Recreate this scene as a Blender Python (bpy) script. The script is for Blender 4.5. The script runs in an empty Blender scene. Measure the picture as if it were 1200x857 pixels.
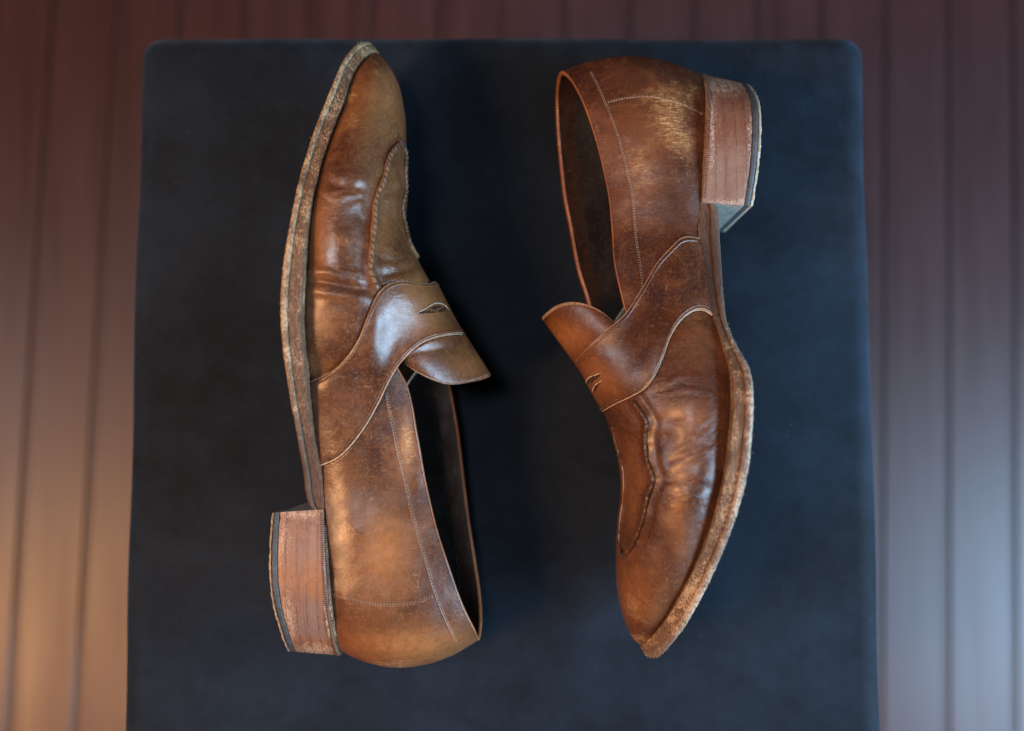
import bpy, math, random
import numpy as np
from mathutils import Vector, noise as mnoise
random.seed(7); np.random.seed(7)
scene = bpy.context.scene
COL = scene.collection

# ---------------------------------------------------------------- camera, world, lights, exposure
FPX, IW, IH = 1400.0, 1200.0, 857.0          # focal length in photo pixels, photo size
TILT = math.radians(4.85)                    # camera leans away from straight down
DIST = 66.0                                  # cm, camera to cushion along its axis
CAM = np.array([0.0, -DIST*math.sin(TILT), DIST*math.cos(TILT)])
AX_R = np.array([1.0, 0, 0])
AX_U = np.array([0, math.cos(TILT), math.sin(TILT)])
AX_F = np.array([0, math.sin(TILT), -math.cos(TILT)])
cam_d = bpy.data.cameras.new('camera'); cam = bpy.data.objects.new('camera', cam_d); COL.objects.link(cam)
cam.location = CAM*0.01
cam.rotation_euler = (TILT, 0, 0)
cam_d.sensor_width = 36; cam_d.lens = 36*FPX/IW
cam_d.clip_start = 0.01; cam_d.clip_end = 50
cam_d.dof.use_dof = True; cam_d.dof.focus_distance = 0.592; cam_d.dof.aperture_fstop = 3.3
scene.camera = cam
world = bpy.data.worlds.new('World'); scene.world = world; world.use_nodes = True
world.node_tree.nodes['Background'].inputs['Color'].default_value = (0.55, 0.62, 0.8, 1)
world.node_tree.nodes['Background'].inputs['Strength'].default_value = 0.07
scene.view_settings.view_transform = 'Standard'; scene.view_settings.look = 'None'
scene.view_settings.exposure = 0; scene.view_settings.gamma = 1

def area(name, loc, target, size, size_y, power, color):
    d = bpy.data.lights.new(name, 'AREA'); d.shape = 'RECTANGLE'; d.size = size; d.size_y = size_y
    d.energy = power; d.color = color
    o = bpy.data.objects.new(name, d); COL.objects.link(o); o.location = loc
    o.rotation_euler = (Vector(target)-Vector(loc)).to_track_quat('-Z', 'Y').to_euler()
    return o
area('window_light', (1.04, -0.36, 0.42), (0.24, 0.02, 0), 0.6, 0.85, 50, (0.45, 0.72, 1.0))
area('ceiling_light', (-0.34, 0.08, 1.65), (0, 0, 0), 0.26, 0.34, 10.5, (0.95, 0.95, 1.0))
area('warm_lamp', (-1.12, -0.46, 1.38), (-0.1, 0, 0), 0.42, 0.42, 37, (1.0, 0.51, 0.23))
area('side_window_light', (-1.15, 0.0, 0.55), (0, 0, 0.05), 0.3, 0.45, 4.6, (0.84, 0.90, 1.0))

# ---------------------------------------------------------------- geometry helpers (centimetres)
def U(px, py, z):
    """point at height z (cm) seen at photo pixel px, py"""
    px = np.asarray(px, float); py = np.asarray(py, float); z = np.asarray(z, float)
    d = AX_F + np.multiply.outer((px-IW/2)/FPX, AX_R) + np.multiply.outer((IH/2-py)/FPX, AX_U)
    t = (z - CAM[2])/d[..., 2]
    return CAM + d*t[..., None]
def proj(p):
    q = p - CAM
    f = q @ AX_F
    return np.stack([IW/2 + FPX*(q @ AX_R)/f, IH/2 - FPX*(q @ AX_U)/f], -1)

def catmull(P, par, x, closed=False, period=None):
    """P [n,...], par [n] knots, x samples"""
    P = np.asarray(P, float); n = len(P)
    if closed:
        par = np.concatenate([[par[-2]-period, par[-1]-period], par, [par[0]+period, par[1]+period]])
        P = np.concatenate([P[-2:], P, P[:2]])
    n = len(P)
    m = np.zeros_like(P)
    sh = (-1,)+(1,)*(P.ndim-1)
    dp = np.diff(par).reshape(sh); dP = np.diff(P, axis=0)/dp
    m[1:-1] = (dP[:-1]*dp[1:] + dP[1:]*dp[:-1])/(dp[1:]+dp[:-1])
    m[0] = dP[0]; m[-1] = dP[-1]
    i = np.clip(np.searchsorted(par, x, side='right')-1, 0, n-2)
    h = (par[i+1]-par[i]); t = ((x-par[i])/h).reshape(sh); h = h.reshape(sh)
    t2 = t*t; t3 = t2*t
    return (2*t3-3*t2+1)*P[i] + (t3-2*t2+t)*h*m[i] + (-2*t3+3*t2)*P[i+1] + (t3-t2)*h*m[i+1]

def curve(pts, n):
    """smooth resample of a 2D/3D polyline, even arc length"""
    pts = np.asarray(pts, float)
    par = np.concatenate([[0], np.cumsum(np.sqrt(np.linalg.norm(np.diff(pts, axis=0), axis=1)+1e-9))])
    d = catmull(pts, par, np.linspace(0, par[-1], n*6))
    L = np.concatenate([[0], np.cumsum(np.linalg.norm(np.diff(d, axis=0), axis=1))])
    x = np.linspace(0, L[-1], n)
    return np.stack([np.interp(x, L, d[:, k]) for k in range(d.shape[1])], -1)

def grid_normals(P, wrap=False):
    if wrap:
        du = np.roll(P, -1, 0)-np.roll(P, 1, 0)
    else:
        du = np.gradient(P, axis=0)
    dv = np.gradient(P, axis=1)
    n = np.cross(du, dv); l = np.linalg.norm(n, axis=-1, keepdims=True)
    return n/np.maximum(l, 1e-9)

def mesh_obj(name, verts, faces, mats, parent, fmat=None, smooth=True, attrs=None, origin=(0, 0, 0)):
    me = bpy.data.meshes.new(name)
    v = (np.asarray(verts)-np.asarray(origin))*0.01
    me.from_pydata([tuple(map(float, p)) for p in v], [], [tuple(int(k) for k in f) for f in faces])
    if not isinstance(mats, (list, tuple)): mats = [mats]
    for m in mats: me.materials.append(m)
    if fmat is not None: me.polygons.foreach_set('material_index', np.asarray(fmat, dtype=np.int32))
    me.polygons.foreach_set('use_smooth', [smooth]*len(me.polygons))
    if attrs:
        for k, a in attrs.items():
            at = me.color_attributes.new(k, 'FLOAT_COLOR', 'POINT')
            at.data.foreach_set('color', np.ascontiguousarray(a, dtype=np.float32).ravel())
    me.validate(); me.update()
    o = bpy.data.objects.new(name, me); COL.objects.link(o)
    if parent is not None: o.parent = parent
    return o

def grid_faces(nu, nv, wrap=False):
    f = []
    for i in range(nu if wrap else nu-1):
        i2 = (i+1) % nu
        for j in range(nv-1):
            f.append((i*nv+j, i2*nv+j, i2*nv+j+1, i*nv+j+1))
    return f

# ---------------------------------------------------------------- materials
class NT:
    def __init__(s, name):
        s.m = bpy.data.materials.new(name); s.m.use_nodes = True; s.t = s.m.node_tree
        s.b = s.t.nodes['Principled BSDF']; s.tc = s.t.nodes.new('ShaderNodeTexCoord')
        s.co = s.tc.outputs['Object']
    def n(s, kind, **kw):
        nd = s.t.nodes.new('ShaderNode'+kind)
        for k, v in kw.items():
            if hasattr(nd, k) and k not in ('Scale',): setattr(nd, k, v)
        return nd
    def put(s, sock, val):
        if isinstance(val, bpy.types.NodeSocket): s.t.links.new(val, sock)
        elif isinstance(val, (tuple, list)) and len(val) == 3 and sock.type == 'RGBA': sock.default_value = (*val, 1)
        else: sock.default_value = val
    def mapping(s, scale=(1, 1, 1), rot=(0, 0, 0)):
        m = s.n('Mapping'); s.put(m.inputs['Vector'], s.co)
        m.inputs['Scale'].default_value = scale; m.inputs['Rotation'].default_value = rot
        return m.outputs[0]
    def noise(s, scale, detail=4, rough=.55, vec=None, dist=0):
        nd = s.n('TexNoise'); s.put(nd.inputs['Vector'], vec or s.co)
        nd.inputs['Scale'].default_value = scale; nd.inputs['Detail'].default_value = detail
        nd.inputs['Roughness'].default_value = rough; nd.inputs['Distortion'].default_value = dist
        return nd.outputs['Fac']
    def vor(s, scale, feature='F1', vec=None):
        nd = s.n('TexVoronoi', feature=feature); s.put(nd.inputs['Vector'], vec or s.co)
        nd.inputs['Scale'].default_value = scale
        return nd.outputs['Distance']
    def ramp(s, fac, lo, hi, a=0., b=1.):
        nd = s.n('MapRange'); nd.clamp = True; s.put(nd.inputs[0], fac)
        for k, v in zip((1, 2, 3, 4), (lo, hi, a, b)): nd.inputs[k].default_value = v
        return nd.outputs[0]
    def math(s, op, a, b=0., clamp=False):
        nd = s.n('Math', operation=op); nd.use_clamp = clamp; s.put(nd.inputs[0], a); s.put(nd.inputs[1], b)
        return nd.outputs[0]
    def mix(s, fac, a, b, mode='MIX'):
        nd = s.n('Mix'); nd.data_type = 'RGBA'; nd.blend_type = mode
        s.put(nd.inputs[0], fac); s.put(nd.inputs[6], a); s.put(nd.inputs[7], b)
        return nd.outputs[2]
    def attr(s, name):
        nd = s.n('Attribute'); nd.attribute_name = name
        sp = s.n('SeparateColor'); s.t.links.new(nd.outputs['Color'], sp.inputs[0])
        return [sp.outputs[0], sp.outputs[1], sp.outputs[2], nd.outputs['Alpha']]
    def bump(s, h, strength, dist, prev=None):
        nd = s.n('Bump'); nd.inputs['Strength'].default_value = strength; nd.inputs['Distance'].default_value = dist
        s.put(nd.inputs['Height'], h)
        if prev is not None: s.t.links.new(prev, nd.inputs['Normal'])
        return nd.outputs[0]
    def out(s, color=None, rough=None, normal=None, spec=None, **kw):
        if color is not None: s.put(s.b.inputs['Base Color'], color)
        if rough is not None: s.put(s.b.inputs['Roughness'], rough)
        if normal is not None: s.t.links.new(normal, s.b.inputs['Normal'])
        if spec is not None: s.b.inputs['Specular IOR Level'].default_value = spec
        for k, v in kw.items(): s.put(s.b.inputs[k.replace('_', ' ')], v)
        return s.m

def leather(name, dark, mid, amber, seed=0., use_attr=True):
    s = NT(name)
    big = s.noise(28, 5, .6, dist=.6)
    fine = s.noise(260, 6, .7)
    grain = s.vor(1500)
    c = s.mix(s.ramp(big, .36, .62), dark, mid)
    c = s.mix(s.ramp(s.noise(45, 6, .65, dist=1.), .5, .8, 0, .55), c, amber)
    c = s.mix(s.ramp(fine, .38, .72, .0, .42), c, (0.035, 0.011, 0.005))
    c = s.mix(s.ramp(s.noise(110, 5, .65, dist=1.5), .52, .68, 0, .45), c, dark)
    c = s.mix(s.ramp(s.noise(800, 3, .6), .5, .75, .0, .34), c, amber)
    hair = s.noise(1., 3, .6, vec=s.mapping((1500, 90, 700), (0, 0, .9)), dist=.5)
    hair2 = s.noise(1., 3, .6, vec=s.mapping((90, 1500, 700), (0, 0, .5)), dist=.5)
    hm = s.math('MULTIPLY', s.math('ADD', s.ramp(hair, .66, .72), s.ramp(hair2, .66, .72), True), s.ramp(s.noise(50, 3), .48, .62, 0, .5))
    c = s.mix(hm, c, (0.42, 0.24, 0.12))
    rough = s.ramp(s.noise(70, 5, .6), .32, .68, .28, .50)
    if use_attr:
        a = s.attr('patina_shading')
        c = s.mix(s.math('MULTIPLY', a[0], s.ramp(fine, .25, .6, .45, 1), True), c, amber)
        c = s.mix(s.math('MULTIPLY', a[2], s.ramp(big, .2, .7, .6, 1), True), c, (0.042, 0.015, 0.009))
        # scratches: fine, long noise across the wear
        sv = s.mapping((170, 1500, 900), (0, 0, .12))
        sc = s.noise(1., 5, .75, vec=sv, dist=1.1)
        sc2 = s.noise(1., 3, .7, vec=s.mapping((1500, 200, 900), (0, 0, -.2)), dist=.6)
        pat = s.math('ADD', a[1], s.ramp(s.noise(170, 5, .7), .3, .7, -.35, .35))
        sm = s.math('ADD', s.ramp(sc, .50, .62), s.ramp(sc2, .60, .66, 0, .5), True)
        sm = s.math('MULTIPLY', sm, s.ramp(pat, .15, .9, 0, .8), True)
        c = s.mix(s.ramp(pat, .2, 1.1, 0, .45), c, (0.30, 0.15, 0.06))
        c = s.mix(sm, c, (0.60, 0.38, 0.16))
        rough = s.math('ADD', rough, s.math('MULTIPLY', sm, .25), True)
    cr = s.vor(330, 'DISTANCE_TO_EDGE')
    nrm = s.bump(grain, .10, .0002)
    nrm = s.bump(fine, .12, .0006, nrm)
    nrm = s.bump(s.noise(60, 4, .6), .30, .0022, nrm)
    if use_attr:
        wr = s.ramp(s.noise(1., 5, .66, vec=s.mapping((110, 260, 170)), dist=1.4), .3, .7)
        nrm = s.bump(s.math('MULTIPLY', wr, a[3]), .36, .0014, nrm)
    return s.out(c, rough, nrm, spec=.42, Coat_Weight=.14, Coat_Roughness=.28)

M = {}
M['leather_left'] = leather('leather_left', (0.034, 0.0100, 0.0042), (0.112, 0.038, 0.0140), (0.31, 0.125, 0.040))
M['leather_right'] = leather('leather_right', (0.028, 0.0080, 0.0042), (0.092, 0.030, 0.0125), (0.27, 0.102, 0.034))
M['binding'] = leather('binding_leather', (0.16, 0.055, 0.022), (0.29, 0.10, 0.035), (0.36, 0.14, 0.045), use_attr=False)
def lining():
    s = NT('lining_leather')
    c = s.mix(s.ramp(s.noise(60, 5), .35, .7), (0.007, 0.005, 0.0045), (0.020, 0.015, 0.013))
    c = s.mix(s.ramp(s.noise(500, 4, .7), .5, .8, 0, .5), c, (0.07, 0.05, 0.04))
    return s.out(c, .5, s.bump(s.noise(400, 4), .3, .0005), spec=.3)
M['lining'] = lining()
M['facing'] = leather('facing_leather', (0.014, 0.008, 0.006), (0.028, 0.015, 0.011), (0.05, 0.026, 0.016), use_attr=False)
def cut_edge(name, a, b):
    s = NT(name)
    c = s.mix(s.ramp(s.noise(500, 5, .7), .35, .7), a, b)
    return s.out(c, .8, s.bump(s.noise(1500, 3), .5, .0003), spec=.2)
M['cut_edge'] = cut_edge('raw_leather_edge', (0.30, 0.20, 0.13), (0.52, 0.40, 0.29))
M['seam_leather'] = cut_edge('rolled_seam_leather', (0.12, 0.052, 0.025), (0.25, 0.135, 0.072))
M['thread'] = cut_edge('thread_tan', (0.17, 0.11, 0.075), (0.38, 0.29, 0.22))
M['cut_edge_dull'] = cut_edge('dulled_leather_edge', (0.14, 0.075, 0.045), (0.34, 0.22, 0.15))
M['breast'] = cut_edge('heel_breast_grey', (0.13, 0.13, 0.115), (0.30, 0.30, 0.27))
M['thread_dark'] = cut_edge('thread_dark', (0.035, 0.02, 0.014), (0.07, 0.04, 0.028))
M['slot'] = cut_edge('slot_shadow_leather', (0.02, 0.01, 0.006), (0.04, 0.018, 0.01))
def edge_leather(name, dark, mid, light, bias, along):
    """worn sole edge: streaks along the edge, pale frayed patches"""
    s = NT(name)
    st = s.noise(1., 5, .7, vec=s.mapping(along))
    sp = s.noise(1., 5, .75, vec=s.mapping((1300, 500, 1300)))
    pt = s.noise(90, 5, .65)
    c = s.mix(s.ramp(st, .35, .62), dark, mid)
    a = s.attr('patina_shading')
    k = s.math('ADD', s.math('MULTIPLY', sp, .6), s.math('MULTIPLY', pt, .4))
    k = s.math('ADD', k, s.math('SUBTRACT', s.math('MULTIPLY', a[1], .14), s.math('MULTIPLY', a[2], .16)))
    c = s.mix(s.ramp(k, bias, bias+.07, 0, .85), c, light)
    c = s.mix(s.ramp(s.vor(1100), .0, .2, .35, 0), c, (0.03, 0.016, 0.01))
    c = s.mix(s.math('MULTIPLY', a[2], .85), c, (0.042, 0.022, 0.016))
    n = s.bump(sp, .5, .0008); n = s.bump(st, .5, .0008, n); n = s.bump(s.noise(2200, 2), .4, .0004, n)
    return s.out(c, s.ramp(sp, .3, .7, .55, .8), n, spec=.35)
M['sole_left'] = edge_leather('outsole_edge_worn', (0.075, 0.038, 0.020), (0.22, 0.13, 0.070), (0.48, 0.33, 0.19), .50, (900, 60, 900))
M['sole_right'] = edge_leather('outsole_edge_frayed', (0.085, 0.050, 0.033), (0.17, 0.108, 0.070), (0.44, 0.33, 0.23), .52, (900, 60, 900))
M['welt'] = edge_leather('welt_leather', (0.050, 0.023, 0.012), (0.155, 0.078, 0.038), (0.44, 0.28, 0.15), .525, (900, 90, 900))
M['rand'] = edge_leather('heel_rand_leather', (0.05, 0.03, 0.022), (0.15, 0.09, 0.065), (0.34, 0.25, 0.2), .56, (900, 70, 900))
def stack(name, base, red, pale):
    s = NT(name)
    st = s.noise(1., 3, .6, vec=s.mapping((520, 10, 10)))
    st2 = s.noise(1., 5, .75, vec=s.mapping((1500, 150, 150)))
    sp = s.noise(1100, 5, .75)
    c = s.mix(s.ramp(s.noise(38, 4), .35, .65), base, red)
    c = s.mix(s.ramp(st, .42, .60, .0, .5), c, (0.12, 0.05, 0.033))
    a = s.attr('patina_shading')
    k = s.math('ADD', s.math('MULTIPLY', sp, .7), s.math('MULTIPLY', st2, .3))
    k = s.math('ADD', k, s.math('MULTIPLY', a[1], .17))
    c = s.mix(s.ramp(k, .57, .70, 0, .8), c, pale)
    w = s.n('TexWave'); w.bands_direction = 'X'; w.inputs['Scale'].default_value = 62; w.inputs['Distortion'].default_value = .6
    w.inputs['Detail'].default_value = 1; s.put(w.inputs['Vector'], s.co)
    g = s.math('MULTIPLY', s.ramp(w.outputs['Fac'], .0, .10, .8, 0), s.ramp(s.noise(120, 4, .7), .4, .62, .1, .8))
    c = s.mix(g, c, (0.055, 0.028, 0.02))
    n = s.bump(g, .4, .0006); n = s.bump(sp, .25, .0005, n); n = s.bump(st2, .2, .0005, n)
    return s.out(c, .42, n, spec=.45)
M['stack_left'] = stack('stacked_heel_left', (0.185, 0.106, 0.078), (0.23, 0.088, 0.036), (0.50, 0.33, 0.2))
M['stack_right'] = stack('stacked_heel_right', (0.185, 0.100, 0.066), (0.155, 0.062, 0.034), (0.50, 0.37, 0.28))
def plain(name, c1, c2, rough, sc=300):
    s = NT(name)
    return s.out(s.mix(s.ramp(s.noise(sc, 5, .7), .35, .7), c1, c2), rough, s.bump(s.noise(sc*3, 4), .3, .0004), spec=.4)
M['rubber'] = plain('rubber_top_piece', (0.028, 0.034, 0.040), (0.06, 0.07, 0.078), .6)
M['tip'] = plain('worn_tip_edge', (0.22, 0.17, 0.12), (0.44, 0.36, 0.27), .8, 700)
def velvet():
    s = NT('black_velvet')
    b = s.noise(12, 6, .6, dist=.3); f = s.noise(75, 6, .75, dist=.2)
    blot = s.math('ADD', s.math('MULTIPLY', b, .72), s.math('MULTIPLY', f, .28))
    weave = s.noise(1., 2, .6, vec=s.mapping((500, 2400, 900)))
    c = s.mix(s.ramp(blot, .33, .68), (0.0014, 0.0026, 0.0044), (0.0096, 0.0165, 0.0275))
    c = s.mix(s.ramp(weave, .3, .7, 0, .45), c, (0.003, 0.004, 0.006))
    spk = s.math('MULTIPLY', s.ramp(s.vor(130), .0, .035, 1., 0), s.ramp(s.noise(31, 2), .55, .60))
    c = s.mix(spk, c, (0.20, 0.20, 0.20))
    n = s.bump(weave, .3, .0006); n = s.bump(f, .10, .002, n)
    return s.out(c, .75, n, spec=.12, Sheen_Weight=s.ramp(blot, .38, .62, .05, .20),
                 Sheen_Roughness=.5, Sheen_Tint=(0.40, 0.62, 0.9))
M['velvet'] = velvet()
def floor_mat():
    s = NT('dark_cherry_boards')
    sp = s.n('SeparateXYZ'); s.put(sp.inputs[0], s.co)
    cell = s.math('FLOOR', s.math('DIVIDE', sp.outputs[0], .057))
    wn = s.n('TexWhiteNoise', noise_dimensions='1D'); s.put(wn.inputs['W'], cell)
    g = s.noise(1., 6, .6, vec=s.mapping((60, 4, 1)))
    c = s.mix(s.ramp(g, .3, .7), (0.031, 0.0110, 0.0105), (0.052, 0.0185, 0.0175))
    c = s.mix(s.ramp(wn.outputs[0], 0, 1, 0, .35), c, (0.05, 0.018, 0.016))
    return s.out(c, s.ramp(g, .3, .7, .34, .42), s.bump(g, .1, .001), spec=.37)
M['floor'] = floor_mat()
M['gap'] = plain('board_gap', (0.024, 0.0088, 0.0085), (0.033, 0.0122, 0.0115), .45)

# ---------------------------------------------------------------- the setting: wooden floor
FZ = -46.0
yaw = math.radians(-1.75)
def floor():
    pitch, gap, dep = 6.14, .62, .22
    # board joint line seen at photo pixel (1111, 500)
    c, s_ = math.cos(yaw), math.sin(yaw)
    ref = U(1111, 500, FZ); rx = ref[0]*c + ref[1]*s_
    V, F, FM = [], [], []
    for k in range(-38, 39):
        x0 = rx + k*pitch
        prof = [(x0+gap/2, 0), (x0+pitch-gap/2-.12, 0), (x0+pitch-gap/2, -.1), (x0+pitch-gap/2+.02, -dep), (x0+pitch+gap/2-.14, -dep), (x0+pitch+gap/2-.12, -.1), (x0+pitch+gap/2, 0)]
        b = len(V)
        for (x, z) in prof:
            for y in (-220, 220): V.append((x*c - y*s_, x*s_ + y*c, FZ+z))
        for i in range(len(prof)-1):
            F.append((b+2*i, b+2*i+2, b+2*i+3, b+2*i+1)); FM.append(1 if 1 <= i <= 4 and i != 1 else 0)
    o = mesh_obj('floor', V, F, [M['floor'], M['gap']], None, FM, smooth=False)
    o['kind'] = 'structure'
floor()

# ---------------------------------------------------------------- ottoman
def ottoman():
    root = bpy.data.objects.new('ottoman', None); COL.objects.link(root)
    a, b_ = U(169, 60, -.6), U(1011, 60, -.6)
    y_top = U(600, 41, -.6)[1]
    xl, xr = a[0]-.32, b_[0]+.16
    y_bot = y_top-45.0
    cx, cy, hx, hy = (xl+xr)/2, (y_top+y_bot)/2, (xr-xl)/2, (y_top-y_bot)/2
    root.location = (cx*.01, cy*.01, FZ*.01)
    root['label'] = 'square black velvet ottoman on the wooden floor with both loafers lying on its top'
    root['category'] = 'ottoman'
    def ring(inset, z, n=26, rc=1.2):
        out = []
        X, Y = hx-inset, hy-inset; r = max(rc-inset*.5, .5)
        for k, (sx, sy) in enumerate(((1, 1), (-1, 1), (-1, -1), (1, -1))):
            for i in range(n):
                an = math.pi/2*(k + i/(n-1))
                out.append([sx*(X-r)+r*math.cos(an), sy*(Y-r)+r*math.sin(an), z])
        # straight sides get subdivisions for soft waviness
        P = np.array(out); Q = []
        m = len(P)
        for i in range(m):
            Q.append(P[i]); j = (i+1) % m
            if i % n == n-1:
                for t in np.linspace(0, 1, 32)[1:-1]: Q.append(P[i]*(1-t)+P[j]*t)
        Q = np.array(Q)
        for q in Q:
            w = mnoise.noise(Vector((q[0]*.12, q[1]*.12, z*.3)))*.18
            l = math.hypot(q[0], q[1]); q[0] += q[0]/l*w; q[1] += q[1]/l*w
        return Q
    R = 1.3
    rings = []
    for z, ins in [(-13, .3), (-12, .05), (-9, 0), (-5, 0)]: rings.append(ring(ins, z))
    for an in np.linspace(0, 90, 9):
        rings.append(ring(R-R*math.cos(math.radians(an)), -1.5+R*math.sin(math.radians(an))))
    top0 = R
    for t in np.linspace(.04, 1, 40):
        ins = R + (hx-R-2.)*t
        rings.append(ring(ins, -.2+.2*min(1, t*6)))
    P = np.array(rings)
    n = P.shape[1]
    V = P.reshape(-1, 3).copy()
    V += np.array([cx, cy, 0])
    # gentle unevenness of the padding
    for v in V:
        if v[2] > -1.4: v[2] += .06*mnoise.noise(Vector((v[0]*.1, v[1]*.1, 3.)))-.05
    F = [(i*n+j, i*n+(j+1) % n, (i+1)*n+(j+1) % n, (i+1)*n+j) for i in range(len(rings)-1) for j in range(n)]
    F.append(tuple(range((len(rings)-1)*n, len(rings)*n)))
    org = np.array([cx, cy, FZ])
    mesh_obj('cushion', V, F, M['velvet'], root, origin=org)
    # box base under the cushion
    rb = [ring(1.2, -41), ring(.5, -40.5), ring(.5, -13.6), ring(.8, -13.)]
    P = np.array(rb); V = P.reshape(-1, 3)+np.array([cx, cy, 0])
    F = [(i*n+j, i*n+(j+1) % n, (i+1)*n+(j+1) % n, (i+1)*n+j) for i in range(3) for j in range(n)]
    F.append(tuple(range(n-1, -1, -1)))
    mesh_obj('base', V, F, M['velvet'], root, origin=org)
    for sx in (-1, 1):
        for sy in (-1, 1):
            V, F = [], []
            for (z, r) in ((-46, 1.2), (-45.8, 1.35), (-41.05, 1.9)):
                for k in range(20):
                    an = 2*math.pi*k/20; V.append((cx+sx*(hx-4)+r*math.cos(an), cy+sy*(hy-4)+r*math.sin(an), z))
            F = [(i*20+k, i*20+(k+1) % 20, (i+1)*20+(k+1) % 20, (i+1)*20+k) for i in range(2) for k in range(20)]
            F += [tuple(range(19, -1, -1)), tuple(range(40, 60))]
            mesh_obj('leg', V, F, M['gap'], root, origin=org)
ottoman()

# ---------------------------------------------------------------- loafers
TAU = math.radians(2.0)
NV = 110      # samples feather -> crest / topline
SEG = 22      # samples between two traced stations

class Shoe:
    def __init__(s, D):
        s.D = D
        rows = D['rows']
        n = len(rows)
        A = np.array([r[0] for r in rows], float); B = np.array([r[1] for r in rows], float)
        F = np.array([r[2] if r[2] is not None else r[1] for r in rows], float)
        wb = np.array([r[3] for r in rows]); wt = np.array([r[4] for r in rows]); zc = np.array([r[5] for r in rows])
        bow = np.array([r[6] for r in rows], float)
        s.zc = zc; s.A = A
        hx = (B-A).mean(0); hx = np.array([hx[0], -hx[1]*0]); s.hd = np.array([np.sign(hx[0]), 0.0])
        s.wdir = np.array([-math.sin(TAU)*s.hd[0], 0, math.cos(TAU)])
        s.hz = math.sin(TAU)
        v = np.linspace(0, 1, NV+1)
        near = np.zeros((n, NV+1, 3)); far = np.zeros((n, NV+1, 3))
        th0 = math.radians(-28)
        s.throat = D['throat']        # last station whose sides meet in a crest
        for i in range(n):
            vamp = i <= s.throat
            for side, arr, Bp in ((1, near, B[i]), (-1, far, F[i])):
                if vamp:
                    th = th0 + (math.pi/2-th0)*v
                    hf = (np.sin(th)-math.sin(th0))/(1-math.sin(th0))
                    w = side*0 + wt[i] + (side*wb[i]-wt[i])*np.cos(th)**.82
                    wB = wt[i]; Bq = B[i]
                else:
                    hf = v
                    f = np.where(v < .3, 1-.10*((.3-v)/.3)**2, 1-((v-.3)/.7)**1.8)
                    f0 = wt[i]+(wb[i]-wt[i])*f
                    f0 = np.where(v < .3, wb[i]*(1-.10*((.3-v)/.3)**2), f0)
                    w = side*f0; wB = side*wt[i]; Bq = Bp
                wA = abs(w[0])
                A3 = U(A[i, 0], A[i, 1], zc[i]+wA*math.cos(TAU)); C = A3 - wA*s.wdir
                H = 6.
                for _ in range(3):
                    B3 = U(Bq[0], Bq[1], zc[i]+H*s.hz+wB*math.cos(TAU)); CB = B3-wB*s.wdir
                    H = np.linalg.norm((CB-C)[:2])
                arr[i] = C + np.outer(hf, CB-C) + np.outer(w, s.wdir)
                bw = 4*hf*(1-hf)*(1+.0*hf)
                arr[i, :, 1] -= bw*bow[i]*0.042          # bow in px -> cm, image down = -y
                if vamp: pass
        s.near, s.far = near, far
        ring = np.concatenate([near, far[n-2:0:-1]])
        s.n = n; s.NT = SEG*len(ring)
        # knots: mean chord between stations
        d = np.linalg.norm(np.roll(ring, -1, 0)-ring, axis=2).mean(1)
        d = np.maximum(d, .15)**.8
        par = np.concatenate([[0], np.cumsum(d)]); period = par[-1]; par = par[:-1]
        xs = np.concatenate([par[i] + d[i]*np.arange(SEG)/SEG for i in range(len(ring))])
        s.P = catmull(ring, par, xs, closed=True, period=period)      # [NT, NV+1, 3]
        # keep the crest welded up to the throat
        s.at = s.throat*SEG
        for a in range(0, s.at+1):
            b = (s.NT-a) % s.NT
            m = (s.P[a, NV]+s.P[b, NV])/2
            s.P[a, NV] = m; s.P[b, NV] = m
        s.N = grid_normals(s.P, True)
        mid = s.P[(s.n//2)*SEG, NV//3]; nn = s.N[(s.n//2)*SEG, NV//3]
        if nn[2] < 0: s.sgn = -1
        else: s.sgn = 1
        s.N *= s.sgn
        s.smooth_crest()
        s.displace()
        s.refresh()

    def smooth_crest(s):
        for a in range(0, s.at+1):
            b = (s.NT-a) % s.NT
            m = s.N[a, NV-1]+s.N[b, NV-1]; m /= max(np.linalg.norm(m), 1e-9)
            s.N[a, NV] = m; s.N[b, NV] = m

    def refresh(s):
        s.N = grid_normals(s.P, True)*s.sgn
        s.smooth_crest()
        s.half = (s.n-1)*SEG
        s.px = proj(s.P[:s.half+1])

    def displace(s):
        px = proj(s.P)
        near = np.zeros(s.NT); near[:s.half_n()+1] = 1
        D = np.zeros(px.shape[:2])
        for pts, amp, wd in s.D['creases']:
            c = curve(pts, 60)
            dmin = np.full(px.shape[:2], 1e9); tt = np.zeros(px.shape[:2])
            for k in range(len(c)):
                d = np.hypot(px[..., 0]-c[k, 0], px[..., 1]-c[k, 1])
                m = d < dmin; dmin[m] = d[m]; tt[m] = k/(len(c)-1)
            taper = np.clip(np.sin(np.pi*np.clip(tt, .02, .98))*1.6, 0, 1)
            wd = wd*s.D['crease_w']; D += -s.D['crease_gain']*amp*taper*(np.exp(-(dmin/(.8*wd))**2) - .55*np.exp(-((dmin-1.9*wd)/(1.2*wd))**2))
        for (x, y, r, amp) in s.D['dents']:
            d2 = ((px[..., 0]-x)/r)**2+((px[..., 1]-y)/(r*1.2))**2
            D += .45*amp*np.exp(-d2)
        # sunken apron inside its seam
        seam = curve(s.D['seam_near'], 80)
        dmin = np.full(px.shape[:2], 1e9)
        for k in range(len(seam)):
            dmin = np.minimum(dmin, np.hypot(px[..., 0]-seam[k, 0], px[..., 1]-seam[k, 1]))
        D += .10*np.exp(-(dmin/4.5)**2) - .07*np.exp(-((dmin-9)/5.)**2)
        D *= near[:, None]
        Pf = s.P.reshape(-1, 3)
        D += np.array([.030*mnoise.noise(Vector(p*.55)) + .012*mnoise.noise(Vector(p*1.7)) for p in Pf]).reshape(D.shape)
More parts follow.
